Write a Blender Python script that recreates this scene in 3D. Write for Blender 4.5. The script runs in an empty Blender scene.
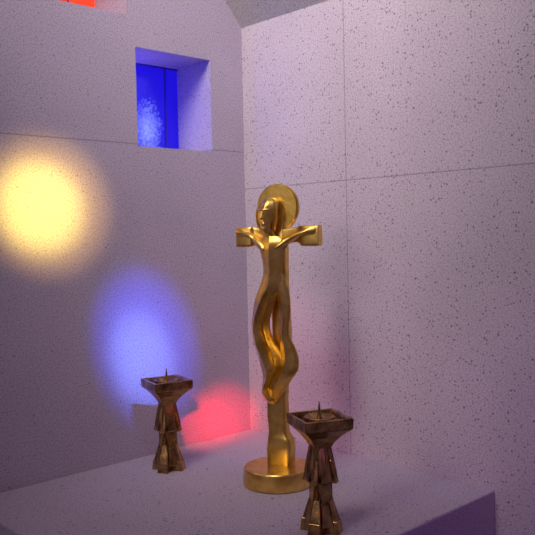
import bpy, bmesh, math
from mathutils import Vector, Matrix
scene = bpy.context.scene
try:
    scene.view_settings.view_transform = 'Standard'
    scene.view_settings.look = 'None'
except Exception: pass

# ---------------------------------------------------------------- materials
def new_mat(name):
    m = bpy.data.materials.new(name); m.use_nodes = True
    nt = m.node_tree
    return m, nt, nt.nodes['Principled BSDF']

def stone(name, base, joints=()):
    """speckled cast stone; joints: list of (axis, value)"""
    m, nt, b = new_mat(name)
    N, L = nt.nodes.new, nt.links.new
    geo = N('ShaderNodeNewGeometry')
    pos = geo.outputs['Position']
    def math_(op, a, b_=None, c=None, clamp=False):
        n = N('ShaderNodeMath'); n.operation = op; n.use_clamp = clamp
        for i, v in enumerate((a, b_, c)):
            if v is None: continue
            if isinstance(v, (int, float)): n.inputs[i].default_value = v
            else: L(v, n.inputs[i])
        return n.outputs[0]
    def maprange(v, a, b_, c, d):
        n = N('ShaderNodeMapRange'); L(v, n.inputs[0])
        for i, q in enumerate((a, b_, c, d)): n.inputs[i+1].default_value = q
        return n.outputs[0]
    n1 = N('ShaderNodeTexNoise'); n1.inputs['Scale'].default_value = 260; n1.inputs['Detail'].default_value = 2
    L(pos, n1.inputs['Vector'])
    grain = maprange(n1.outputs[0], 0.34, 0.56, 0.70, 1.04)
    n2 = N('ShaderNodeTexNoise'); n2.inputs['Scale'].default_value = 3.5; n2.inputs['Detail'].default_value = 5
    L(pos, n2.inputs['Vector'])
    cloud = maprange(n2.outputs[0], 0.3, 0.7, 0.93, 1.06)
    def pores(scale, size, keep, dark):
        v = N('ShaderNodeTexVoronoi'); v.inputs['Scale'].default_value = scale
        nz = N('ShaderNodeTexNoise'); nz.inputs['Scale'].default_value = scale*2.2
        L(pos, nz.inputs['Vector'])
        mx = N('ShaderNodeVectorMath'); mx.operation = 'MULTIPLY_ADD'
        L(nz.outputs['Color'], mx.inputs[0]); mx.inputs[1].default_value = (0.5/scale,)*3; L(pos, mx.inputs[2])
        L(mx.outputs[0], v.inputs['Vector'])
        sep = N('ShaderNodeSeparateColor'); L(v.outputs['Color'], sep.inputs[0])
        sz = math_('MULTIPLY', sep.outputs[1], size)
        k = math_('LESS_THAN', sep.outputs[0], keep)
        d = math_('SUBTRACT', sz, v.outputs['Distance'])
        d = math_('MULTIPLY', d, 9.0, clamp=True)
        return math_('MULTIPLY', math_('MULTIPLY', d, k), dark)
    p1 = pores(56, 0.25, 0.15, 0.72)
    p2 = pores(140, 0.42, 0.34, 0.55)
    keep = math_('MULTIPLY', math_('SUBTRACT', 1.0, p1), math_('SUBTRACT', 1.0, p2))
    val = math_('MULTIPLY', math_('MULTIPLY', grain, cloud), keep)
    if joints:
        sx = N('ShaderNodeSeparateXYZ'); L(pos, sx.inputs[0])
        for ax, v in joints:
            d = math_('ABSOLUTE', math_('SUBTRACT', sx.outputs[ax], v))
            f = maprange(d, 0.0006, 0.0020, 0.60, 1.0)
            val = math_('MULTIPLY', val, f)
    c = N('ShaderNodeVectorMath'); c.operation = 'SCALE'
    c.inputs[0].default_value = base; L(val, c.inputs['Scale'])
    L(c.outputs[0], b.inputs['Base Color'])
    b.inputs['Roughness'].default_value = 0.85
    b.inputs['Specular IOR Level'].default_value = 0.2
    bu = N('ShaderNodeBump'); bu.inputs['Strength'].default_value = 0.12; bu.inputs['Distance'].default_value = 0.001
    L(keep, bu.inputs['Height']); L(bu.outputs[0], b.inputs['Normal'])
    return m

def metal(name, c1, c2, rough, bump, scale):
    m, nt, b = new_mat(name)
    N, L = nt.nodes.new, nt.links.new
    tc = N('ShaderNodeTexCoord')
    n = N('ShaderNodeTexNoise'); n.inputs['Scale'].default_value = scale; n.inputs['Detail'].default_value = 4
    L(tc.outputs['Object'], n.inputs['Vector'])
    r = N('ShaderNodeValToRGB')
    r.color_ramp.elements[0].position = 0.35; r.color_ramp.elements[0].color = (*c1, 1)
    r.color_ramp.elements[1].position = 0.65; r.color_ramp.elements[1].color = (*c2, 1)
    L(n.outputs[0], r.inputs[0]); L(r.outputs[0], b.inputs['Base Color'])
    b.inputs['Metallic'].default_value = 1.0; b.inputs['Roughness'].default_value = rough
    n2 = N('ShaderNodeTexNoise'); n2.inputs['Scale'].default_value = scale*5
    L(tc.outputs['Object'], n2.inputs['Vector'])
    bu = N('ShaderNodeBump'); bu.inputs['Strength'].default_value = bump; bu.inputs['Distance'].default_value = 0.001
    L(n2.outputs[0], bu.inputs['Height']); L(bu.outputs[0], b.inputs['Normal'])
    return m

def stained(name, deep, light, centre, rad, strength):
    m, nt, b = new_mat(name)
    N, L = nt.nodes.new, nt.links.new
    geo = N('ShaderNodeNewGeometry')
    sub = N('ShaderNodeVectorMath'); sub.operation = 'SUBTRACT'; L(geo.outputs['Position'], sub.inputs[0]); sub.inputs[1].default_value = centre
    dv = N('ShaderNodeVectorMath'); dv.operation = 'DIVIDE'; L(sub.outputs[0], dv.inputs[0]); dv.inputs[1].default_value = rad
    ln = N('ShaderNodeVectorMath'); ln.operation = 'LENGTH'; L(dv.outputs[0], ln.inputs[0])
    n = N('ShaderNodeTexNoise'); n.inputs['Scale'].default_value = 150; n.inputs['Detail'].default_value = 2
    L(geo.outputs['Position'], n.inputs['Vector'])
    a = N('ShaderNodeMath'); a.operation = 'MULTIPLY_ADD'; L(n.outputs[0], a.inputs[0]); a.inputs[1].default_value = 1.3
    L(ln.outputs['Value'], a.inputs[2])
    mr = N('ShaderNodeMapRange'); L(a.outputs[0], mr.inputs[0])
    for i, q in enumerate((0.6, 1.7, 1, 0)): mr.inputs[i+1].default_value = q
    mix = N('ShaderNodeMix'); mix.data_type = 'RGBA'
    L(mr.outputs[0], mix.inputs['Factor']); mix.inputs[6].default_value = (*deep, 1); mix.inputs[7].default_value = (*light, 1)
    L(mix.outputs[2], b.inputs['Emission Color']); b.inputs['Emission Strength'].default_value = strength  # backlight put into the pane as emission, paler around centre
    b.inputs['Base Color'].default_value = (*[v*0.3 for v in deep], 1)
    b.inputs['Roughness'].default_value = 0.15
    return m

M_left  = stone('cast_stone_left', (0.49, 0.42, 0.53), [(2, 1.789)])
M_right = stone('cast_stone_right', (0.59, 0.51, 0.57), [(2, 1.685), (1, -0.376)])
M_altar = stone('cast_stone_altar', (0.48, 0.41, 0.51))
M_ceil  = stone('cast_stone_ceiling', (0.60, 0.57, 0.57))
M_floor = stone('cast_stone_floor', (0.18, 0.09, 0.20))
M_gold  = metal('brushed_gold', (0.68, 0.42, 0.075), (0.88, 0.60, 0.16), 0.31, 0.22, 40)
M_bronze= metal('dark_bronze', (0.19, 0.105, 0.036), (0.54, 0.33, 0.12), 0.27, 0.45, 45)
M_blue  = stained('blue_stained_glass', (0.010, 0.004, 0.55), (0.26, 0.32, 1.0), (-0.222, 0.15, 1.85), (0.05, 1, 0.085), 1.1)  # pale patch paints the sky showing through the blue pane
M_red   = stained('red_stained_glass', (0.95, 0.06, 0.02), (1.0, 0.75, 0.6), (-0.52, 0.15, 2.17), (0.04, 1, 0.04), 1.0)
M_lead,_nt,_b = new_mat('window_lead'); _b.inputs['Base Color'].default_value=(0.04,0.03,0.35,1); _b.inputs['Roughness'].default_value=.5

# ---------------------------------------------------------------- helpers
def mesh_obj(name, bm, mat, smooth=False, parent=None):
    bmesh.ops.recalc_face_normals(bm, faces=bm.faces)
    me = bpy.data.meshes.new(name); bm.to_mesh(me); bm.free()
    if smooth:
        for p in me.polygons: p.use_smooth = True
    me.materials.append(mat)
    o = bpy.data.objects.new(name, me); scene.collection.objects.link(o)
    if parent: o.parent = parent
    return o
def empty(name, loc, rz):
    e = bpy.data.objects.new(name, None); scene.collection.objects.link(e)
    e.location = loc; e.rotation_euler = (0, 0, math.radians(rz)); e.empty_display_size = .05
    return e
def box(bm, x0, x1, y0, y1, z0, z1):
    vs = [bm.verts.new(p) for p in ((x0,y0,z0),(x1,y0,z0),(x1,y1,z0),(x0,y1,z0),(x0,y0,z1),(x1,y0,z1),(x1,y1,z1),(x0,y1,z1))]
    for f in ((0,3,2,1),(4,5,6,7),(0,1,5,4),(1,2,6,5),(2,3,7,6),(3,0,4,7)): bm.faces.new([vs[i] for i in f])
def bevel(o, w, seg=2):
    m = o.modifiers.new('bevel', 'BEVEL'); m.width = w; m.segments = seg; m.limit_method = 'ANGLE'
def catmull(keys, n):
    out = []
    K = [keys[0]] + list(keys) + [keys[-1]]
    for i in range(1, len(K)-2):
        p0, p1, p2, p3 = K[i-1], K[i], K[i+1], K[i+2]
        for s in range(n):
            t = s/n
            out.append(tuple(0.5*((2*b)+(-a+c)*t+(2*a-5*b+4*c-d)*t*t+(-a+3*b-3*c+d)*t**3) for a,b,c,d in zip(p0,p1,p2,p3)))
    out.append(tuple(keys[-1]))
    return out
def loft(bm, secs, seg=24, power=2.0, ridge=0.0, lobes=0, lobe_amp=0.0, along='z', rot=0.0):
    rings = []
    for cx, cy, cz, hw, hd in secs:
        ring = []
        for i in range(seg):
            a = 2*math.pi*i/seg + rot
            c, s = math.cos(a), math.sin(a)
            x = math.copysign(abs(c)**(2/power), c); y = math.copysign(abs(s)**(2/power), s)
            k = 1.0
            if lobes: k = 1 + lobe_amp*math.cos(lobes*a)
            if ridge and s < 0: k *= 1 + ridge*max(0, 1-abs(c)*2.2)
            if along == 'z': ring.append(bm.verts.new((cx+x*hw*k, cy+y*hd*k, cz)))
            else: ring.append(bm.verts.new((cx, cy+y*hd*k, cz+x*hw*k)))
        rings.append(ring)
    for r0, r1 in zip(rings, rings[1:]):
        for i in range(seg): bm.faces.new((r0[i], r0[(i+1)%seg], r1[(i+1)%seg], r1[i]))
    bm.faces.new(rings[0]); bm.faces.new(rings[-1])
def auto_smooth(o, deg=40):
    me = o.data
    for p in me.polygons: p.use_smooth = True
    bm = bmesh.new(); bm.from_mesh(me)
    for e in bm.edges:
        if len(e.link_faces) == 2 and e.calc_face_angle(0) > math.radians(deg): e.smooth = False
    bm.to_mesh(me); bm.free()

# ---------------------------------------------------------------- room shell
XL, YF = -2.6, -2.8
W1 = (-0.356, -0.116, 1.784, 2.030)
W2 = (-0.612, -0.377, 2.105, 2.345)
D = 0.15
bm = bmesh.new()
xs = sorted({XL, W2[0], W2[1], W1[0], W1[1], 0.0}); zs = sorted({0.0, W1[2], W1[3], W2[2], W2[3], 3.4})
def inside(w, x, z): return w[0] < x < w[1] and w[2] < z < w[3]
for x0, x1 in zip(xs, xs[1:]):
    for z0, z1 in zip(zs, zs[1:]):
        mx, mz = (x0+x1)/2, (z0+z1)/2
        if inside(W1, mx, mz) or inside(W2, mx, mz): continue
        bm.faces.new([bm.verts.new(p) for p in ((x0,0,z0),(x1,0,z0),(x1,0,z1),(x0,0,z1))])
        bm.faces.new([bm.verts.new(p) for p in ((x0,.2,z0),(x1,.2,z0),(x1,.2,z1),(x0,.2,z1))])
for x0, x1, z0, z1 in (W1, W2):
    for q in (((x0,z0),(x1,z0)),((x1,z0),(x1,z1)),((x1,z1),(x0,z1)),((x0,z1),(x0,z0))):
        (a,b),(c,d) = q
        bm.faces.new([bm.verts.new(p) for p in ((a,0,b),(c,0,d),(c,.2,d),(a,.2,b))])
bmesh.ops.remove_doubles(bm, verts=bm.verts, dist=1e-5)
mesh_obj('wall_left', bm, M_left)
bm = bmesh.new(); box(bm, 0.0, 0.2, YF, 0.2, 0, 2.135); mesh_obj('wall_right', bm, M_right)
bm = bmesh.new(); box(bm, XL, 0.2, YF, 0.2, -0.1, 0.0); mesh_obj('floor', bm, M_floor)
bm = bmesh.new()
prof = [(0.2, 2.135), (0.0, 2.135), (-1.0, 3.32), (XL, 3.32), (XL, 3.42), (0.2, 3.42)]
f0 = [bm.verts.new((x, YF, z)) for x, z in prof]; f1 = [bm.verts.new((x, 0.0, z)) for x, z in prof]
bm.faces.new(f0); bm.faces.new(f1)
for i in range(len(prof)):
    j = (i+1) % len(prof); bm.faces.new((f0[i], f0[j], f1[j], f1[i]))
mesh_obj('ceiling', bm, M_ceil)

def window(name, w, mat, muntins):
    e = empty(name, ((w[0]+w[1])/2, D, (w[2]+w[3])/2), 0)
    cx, cy, cz = e.location
    bm = bmesh.new(); box(bm, w[0]-cx, w[1]-cx, 0, .008, w[2]-cz, w[3]-cz); mesh_obj('glass_pane', bm, mat, parent=e)
    bm = bmesh.new()
    for m in muntins: box(bm, m-cx-.002, m-cx+.002, -.003, .0, w[2]-cz, w[3]-cz)
    t=.004
    box(bm, w[0]-cx, w[1]-cx, -.005, 0, w[2]-cz, w[2]-cz+t); box(bm, w[0]-cx, w[1]-cx, -.005, 0, w[3]-cz-t, w[3]-cz)
    mesh_obj('lead_bars', bm, M_lead, parent=e)
window('window_1', W1, M_blue, [-0.160])
window('window_2', W2, M_red, [-0.455, -0.545])

# ---------------------------------------------------------------- altar
bm = bmesh.new(); box(bm, -0.823, -0.0005, -0.777, -0.0005, 0.001, 1.0)
o = mesh_obj('stone_altar', bm, M_altar); bevel(o, 0.004, 3)

# ---------------------------------------------------------------- crucifix
cr = empty('gold_crucifix', (-0.282, -0.404, 1.0), -69)
S = 449.0; SX = 407.0
def P(px, py, y=0.0):
    ax = 278 - 0.022*(483-py) + 190*y
    return ((px-ax)/SX, y, (483-py)/S)
def key(px, py, y, wpx, hd): 
    x, yy, z = P(px, py, y); return (x, yy, z, wpx/SX, hd)
bm = bmesh.new()
prof = [(0,0),(.074,0),(.0775,.002),(.078,.006),(.0765,.034),(.0755,.038),(.0735,.040),(.0,.040)]
seg = 96; rings=[]
for r,z in prof:
    if r==0: rings.append([bm.verts.new((0,0,z))])
    else: rings.append([bm.verts.new((r*math.cos(2*math.pi*i/seg), r*math.sin(2*math.pi*i/seg), z)) for i in range(seg)])
for a,b in zip(rings, rings[1:]):
    for i in range(seg):
        j=(i+1)%seg
        if len(a)==1: bm.faces.new((a[0], b[i], b[j]))
        elif len(b)==1: bm.faces.new((a[i], a[j], b[0]))
        else: bm.faces.new((a[i], a[j], b[j], b[i]))
o = mesh_obj('round_base', bm, M_gold, parent=cr); auto_smooth(o, 30)
bm = bmesh.new()
yb = 0.020
ks = [key(281,466,yb,12,.017), key(281,452,yb,12.5,.018), key(281,441,yb,11.5,.018), key(279,432,yb,9,.015), key(278,415,yb,9.5,.014),
      key(278,400,yb,9,.014), key(280,380,yb,8,.013), key(282,350,yb,8.5,.012), key(281,315,yb,8.5,.012), key(279,285,yb,8.5,.013), key(278,250,yb,9,.014), key(277,225,yb,9,.012), key(277,205,yb,8,.008)]
loft(bm, catmull(ks, 6), seg=32, power=5)
o = mesh_obj('upright_post', bm, M_gold, parent=cr); auto_smooth(o, 35)
bm = bmesh.new()
zc = (483-236)/S; bx = .006
ks = [(-.100+bx,.016,zc,.0225,.013),(-.066+bx,.016,zc,.0225,.013),(-.058+bx,.018,zc+.002,.0195,.010),(-.040+bx,.018,zc+.002,.016,.009),(0,.018,zc-.002,.017,.010),(.040+bx,.018,zc+.002,.016,.009),(.054+bx,.018,zc+.002,.0195,.010),(.062+bx,.016,zc,.0225,.013),(.100+bx,.016,zc,.0225,.013)]
loft(bm, catmull(ks, 4), seg=32, power=9, along='x')
o = mesh_obj('crossbar', bm, M_gold, parent=cr); auto_smooth(o, 30); bevel(o, .0012)
bm = bmesh.new()
prof=[(.0,-.008),(.0475,-.008),(.050,-.005),(.050,.005),(.048,.008),(.0,.008)]
rings=[]
for r,y in prof:
    if r==0: rings.append([bm.verts.new((.005,y+.02,.614))])
    else: rings.append([bm.verts.new((.005+r*math.cos(2*math.pi*i/72), y+.02, .614+r*math.sin(2*math.pi*i/72)*1.04)) for i in range(72)])
for a,b in zip(rings, rings[1:]):
    for i in range(72):
        j=(i+1)%72
        if len(a)==1: bm.faces.new((a[0], b[i], b[j]))
        elif len(b)==1: bm.faces.new((a[i], a[j], b[0]))
        else: bm.faces.new((a[i], a[j], b[j], b[i]))
o = mesh_obj('halo_disc', bm, M_gold, parent=cr); auto_smooth(o, 30)
bm = bmesh.new()
ks = [(.000,-.006,.546,.011,.010),(-.001,-.010,.556,.010,.012),(-.004,-.013,.563,.010,.014),(-.007,-.016,.570,.012,.016),(-.008,-.017,.580,.017,.017),(-.008,-.015,.592,.021,.018),
      (-.006,-.013,.604,.0235,.019),(-.004,-.010,.616,.0235,.019),(-.002,-.007,.626,.019,.016),(-.001,-.005,.633,.011,.010),(-.001,-.004,.635,.003,.004)]
loft(bm, catmull(ks, 5), seg=40, power=1.9, ridge=0.15)
o1 = mesh_obj('figure_head', bm, M_gold, parent=cr); auto_smooth(o1, 50)
bm = bmesh.new()
loft(bm, catmull([(-.008,-.036,.586,.0055,.003),(-.008,-.0385,.590,.0045,.005),(-.007,-.036,.598,.0028,.004),(-.007,-.033,.605,.004,.004),(-.007,-.032,.608,.013,.005),(-.007,-.030,.611,.012,.003)],4), seg=16, power=1.6)
loft(bm, catmull([(-.008,-.032,.576,.003,.002),(-.008,-.0345,.579,.0065,.003),(-.008,-.033,.582,.003,.002)],4), seg=16)
loft(bm, catmull([(-.006,-.024,.556,.002,.003),(-.007,-.029,.564,.007,.005),(-.008,-.029,.573,.010,.005)],4), seg=16, power=1.5)
for sx in (-1, 1):
    loft(bm, catmull([(-.006+sx*.014,-.012,.562,.003,.004),(-.007+sx*.018,-.016,.575,.005,.008),(-.006+sx*.021,-.017,.592,.005,.009),(-.005+sx*.019,-.018,.608,.006,.008),(-.004+sx*.012,-.019,.621,.005,.006)],4), seg=16, power=1.6)
o = mesh_obj('figure_face', bm, M_gold, parent=cr); auto_smooth(o, 40)
bm = bmesh.new()
yf = -0.012
ks = [key(271,236,yf,8,.008), key(272,243,yf,15,.013), key(272,250,yf,12.5,.015), key(272,262,yf,9.5,.014), key(272,274,yf,9,.014), key(270,286,yf,10.5,.015),
      key(264,299,yf,9.5,.016), key(259,314,yf,6.5,.016), key(257,328,yf-.003,5.5,.016), key(260,341,yf-.006,6,.017), key(265,354,yf-.006,7,.017), key(269,366,yf-.004,8,.016),
      key(269,376,yf,6,.014), key(266,385,yf,4,.012), key(266,391,yf-.004,4.5,.011), key(270,398,yf-.003,5,.009), key(272,402,yf+.002,2,.004)]
loft(bm, catmull(ks, 6), seg=36, power=1.45, ridge=0.3)
o = mesh_obj('figure_body', bm, M_gold, parent=cr); auto_smooth(o, 32)
bm = bmesh.new()
yi = -0.010
ks = [key(271,284,yi,4,.012), key(271,298,yi,5,.014), key(267,312,yi,4.0,.013), key(266,326,yi,3.6,.012), key(269,338,yi,4.0,.013), key(275,350,yi-.002,5,.015), key(278,362,yi-.004,5.5,.016), key(275,374,yi,4,.013)]
loft(bm, catmull(ks, 6), seg=28, power=1.45, ridge=0.3)
o = mesh_obj('figure_inner_fold', bm, M_gold, parent=cr); auto_smooth(o, 32)
bm = bmesh.new()
yg = -0.006
ks = [key(276,268,yg,3,.006), key(279,281,yg,6.5,.011), key(283,296,yg,6.5,.012), key(285,314,yg,5,.012), key(284,332,yg,5,.012), key(287,345,yg,7.5,.014),
      key(289,356,yg-.003,9,.017), key(287,367,yg-.008,10,.019), key(281,378,yg-.010,9,.018), key(276,388,yg-.006,8,.014), key(273,396,yg-.003,6,.010), key(272,402,yg,2,.005)]
loft(bm, catmull(ks, 6), seg=36, power=1.45, ridge=0.3)
o = mesh_obj('figure_legs', bm, M_gold, parent=cr); auto_smooth(o, 32)
for side, nm in ((-1,'figure_arm_1'),(1,'figure_arm_2')):
    bm = bmesh.new()
    o_ = .004
    ks = [(side*.000,-.010,.518,.012,.010),(side*.014,-.012,.524,.014,.013),(side*.028,-.010,.533,.0125,.012),(side*.042,-.006,.543,.010,.010),(side*.056+o_,-.004,.552,.0075,.009),(side*.070+o_,-.002,.557,.006,.008),(side*.080+o_,-.001,.560,.008,.006),(side*.090+o_,.000,.561,.009,.004),(side*.096+o_,.001,.562,.005,.003)]
    loft(bm, catmull(ks, 6), seg=24, power=1.5, along='x')
    o = mesh_obj(nm, bm, M_gold, parent=cr); auto_smooth(o, 32)

# ---------------------------------------------------------------- candle holders
def candle_holder(name, loc, rz):
    e = empty(name, loc, rz)
    q = 1/543.0
    bm = bmesh.new()
    def k(zpx, w): return (0,0,zpx*q, w*q, w*q*.9)
    lower = [k(7,14), k(14,13.5), k(20,12), k(32,10.5), k(42,9.5), k(50,8.5)]
    loft(bm, catmull(lower, 2), seg=32, power=3.5, lobes=8, lobe_amp=.12)
    upper = [k(48,8.5), k(51,12.5), k(55,14), k(62,14), k(74,12), k(86,9.8), k(93,9.4), k(98,11)]
    loft(bm, catmull(upper, 2), seg=32, power=3.5, lobes=8, lobe_amp=.12)
    mesh_obj('carved_stem', bm, M_bronze, parent=e)
    bm = bmesh.new()
    def prism(M, z0, z1, d0, d1, w0, w1, din=4):
        pts = [(-w0,-d0,z0),(w0,-d0,z0),(w0,-din,z0),(-w0,-din,z0),(-w1,-d1,z1),(w1,-d1,z1),(w1,-din,z1),(-w1,-din,z1)]
        vs = [bm.verts.new(M @ Vector((a*q,b*q,c*q))) for a,b,c in pts]
        for f in ((0,3,2,1),(4,5,6,7),(0,1,5,4),(1,2,6,5),(2,3,7,6),(3,0,4,7)): bm.faces.new([vs[i] for i in f])
    for r in range(4):
        M = Matrix.Rotation(r*math.pi/2, 4, 'Z')
        MD = Matrix.Rotation(r*math.pi/2+math.pi/4, 4, 'Z')
        prism(MD, 0, 13, 21, 19.5, 7.5, 6, 7)
        prism(MD, 13, 34, 18.5, 12, 6, 3)
        prism(M, 8, 30, 17, 11, 6, 3.5)
        prism(M, 32, 51, 11.5, 10, 4, 7)
        prism(M, 53, 82, 16.5, 10, 6, 3)
        prism(MD, 51, 74, 18.5, 13, 4, 2.5)
        prism(MD, 84, 99, 10, 16, 2.5, 4.5)
    o = mesh_obj('carved_folds', bm, M_bronze, parent=e); bevel(o, .0013)
    bm = bmesh.new()
    h = .0470
    levels = [(.0165,.160),(.021,.169),(.030,.181),(.040,.191),(h-.001,.196),(h,.198),(h+.0008,.2150),(h,.2165),(h-.005,.2165),(h-.0085,.2060),(.0,.2040)]
    rings=[]
    for r,z in levels:
        if r==0: rings.append([bm.verts.new((0,0,z))]); continue
        rings.append([bm.verts.new((sx*r, sy*r, z)) for sx,sy in ((-1,-1),(1,-1),(1,1),(-1,1))])
    bm.faces.new(rings[0])
    for a,b in zip(rings, rings[1:]):
        for i in range(4):
            j=(i+1)%4
            if len(b)==1: bm.faces.new((a[i],a[j],b[0]))
            else: bm.faces.new((a[i],a[j],b[j],b[i]))
    o = mesh_obj('square_dish', bm, M_bronze, parent=e); bevel(o, .0012)
    bm = bmesh.new()
    prof=[(.028,.2045),(.029,.2145),(.027,.216),(.024,.2145),(.017,.209),(.006,.2095),(.0045,.215),(.0028,.226),(.0008,.243),(0,.2435)]
    rings=[]
    for r,z in prof:
        if r==0: rings.append([bm.verts.new((0,0,z))]); continue
        rings.append([bm.verts.new((r*math.cos(2*math.pi*i/40), r*math.sin(2*math.pi*i/40), z)) for i in range(40)])
    for a,b in zip(rings, rings[1:]):
        for i in range(40):
            j=(i+1)%40
            if len(b)==1: bm.faces.new((a[i],a[j],b[0]))
            else: bm.faces.new((a[i],a[j],b[j],b[i]))
    o = mesh_obj('pricket_spike', bm, M_bronze, parent=e); auto_smooth(o, 40)
candle_holder('candle_holder', (-0.386, -0.136, 0.9995), -14)
candle_holder('candle_holder.001', (-0.418, -0.660, 0.9995), -24)

# ---------------------------------------------------------------- lights
def aim(o, t): o.rotation_euler = (Vector(t)-o.location).to_track_quat('-Z','Y').to_euler()
def spot(name, loc, tgt, col, power, ang, blend=1.0, size=.02, square=False):
    l = bpy.data.lights.new(name,'SPOT'); l.energy=power; l.color=col; l.spot_size=math.radians(ang); l.spot_blend=blend
    l.shadow_soft_size=size; l.use_square=square
    o = bpy.data.objects.new(name,l); scene.collection.objects.link(o); o.location=loc; aim(o,tgt); return o
def area(name, loc, tgt, col, power, sx, sy, spread=180):
    l = bpy.data.lights.new(name,'AREA'); l.shape='RECTANGLE'; l.size=sx; l.size_y=sy; l.energy=power; l.color=col; l.spread=math.radians(spread)
    o = bpy.data.objects.new(name,l); scene.collection.objects.link(o); o.location=loc; aim(o,tgt); return o
spot('yellow_sunbeam', (-1.05,-1.6,1.95), (-.61,0,1.635), (1,.62,.10), 170, 12.5, 1, .02, True)
spot('yellow_sunbeam_core', (-1.05,-1.6,1.95), (-.625,0,1.63), (1,.90,.13), 260, 8.8, 1, .02, True)
spot('blue_sunbeam', (-.85,-1.5,2.6), (-.345,0,1.285), (.05,.08,1), 300, 10.2, 1, .02, True)
spot('blue_sunbeam_core', (-.85,-1.5,2.6), (-.36,0,1.25), (.32,.52,1), 190, 6.5, 1, .02, True)
spot('red_sunbeam', (-.95,-.9,1.6), (-.075,0,1.055), (1,.02,.04), 150, 8.2, 1, .02, True)
spot('red_sunbeam.001', (-.95,-.9,1.6), (-.160,0,1.035), (1,.02,.04), 150, 8.2, 1, .02, True)
spot('red_glow_right', (-.6,-.12,1.85), (0,-.17,1.12), (1,.20,.42), 7, 36, 1, .05)
spot('violet_glow', (-1.2,-1.9,1.5), (0,-.90,.95), (.62,.10,.9), 8, 44, 1, .1)  # spot added to tint the lower right wall violet
pl = bpy.data.lights.new('blue_window_glow', 'POINT'); pl.energy = .6; pl.color = (.15,.12,1); pl.shadow_soft_size = 0
po = bpy.data.objects.new('blue_window_glow', pl); scene.collection.objects.link(po); po.location = (-.325,.095,1.90)
area('added_wall_fill', (-1.0,-.70,2.95), (0,-.20,2.15), (1,.91,.90), 6.6, .7, .7, 82)  # unseen area lamp added to brighten the upper right wall
area('added_warm_key', (-1.9,-.7,2.1), (-.35,-.35,1.3), (1,.88,.78), 0.65, .4, .7, 50)  # warm area lamp added for highlights on the gold and bronze

w = bpy.data.worlds.new('world'); scene.world = w; w.use_nodes = True
bg = w.node_tree.nodes['Background']; bg.inputs[0].default_value=(.68,.47,.92,1); bg.inputs[1].default_value=.165

# ---------------------------------------------------------------- camera
cam = bpy.data.cameras.new('camera'); co = bpy.data.objects.new('camera', cam); scene.collection.objects.link(co)
cam.sensor_width = 36; cam.lens = 36*768/535; cam.clip_start=.01
az = math.radians(46.65); p = math.atan(31/768); roll = 0.022
Fh = Vector((math.cos(az), math.sin(az), 0)); R = Vector((math.sin(az), -math.cos(az), 0)); Z = Vector((0,0,1))
F = Fh*math.cos(p) - Z*math.sin(p); U = Fh*math.sin(p) + Z*math.cos(p)
R2 = R*math.cos(roll) + U*(-math.sin(roll))*(1); U2 = U*math.cos(roll) + R*math.sin(roll)
co.matrix_world = Matrix(((R2.x,U2.x,-F.x,-1.454),(R2.y,U2.y,-F.y,-1.626),(R2.z,U2.z,-F.z,1.55),(0,0,0,1)))
scene.camera = co
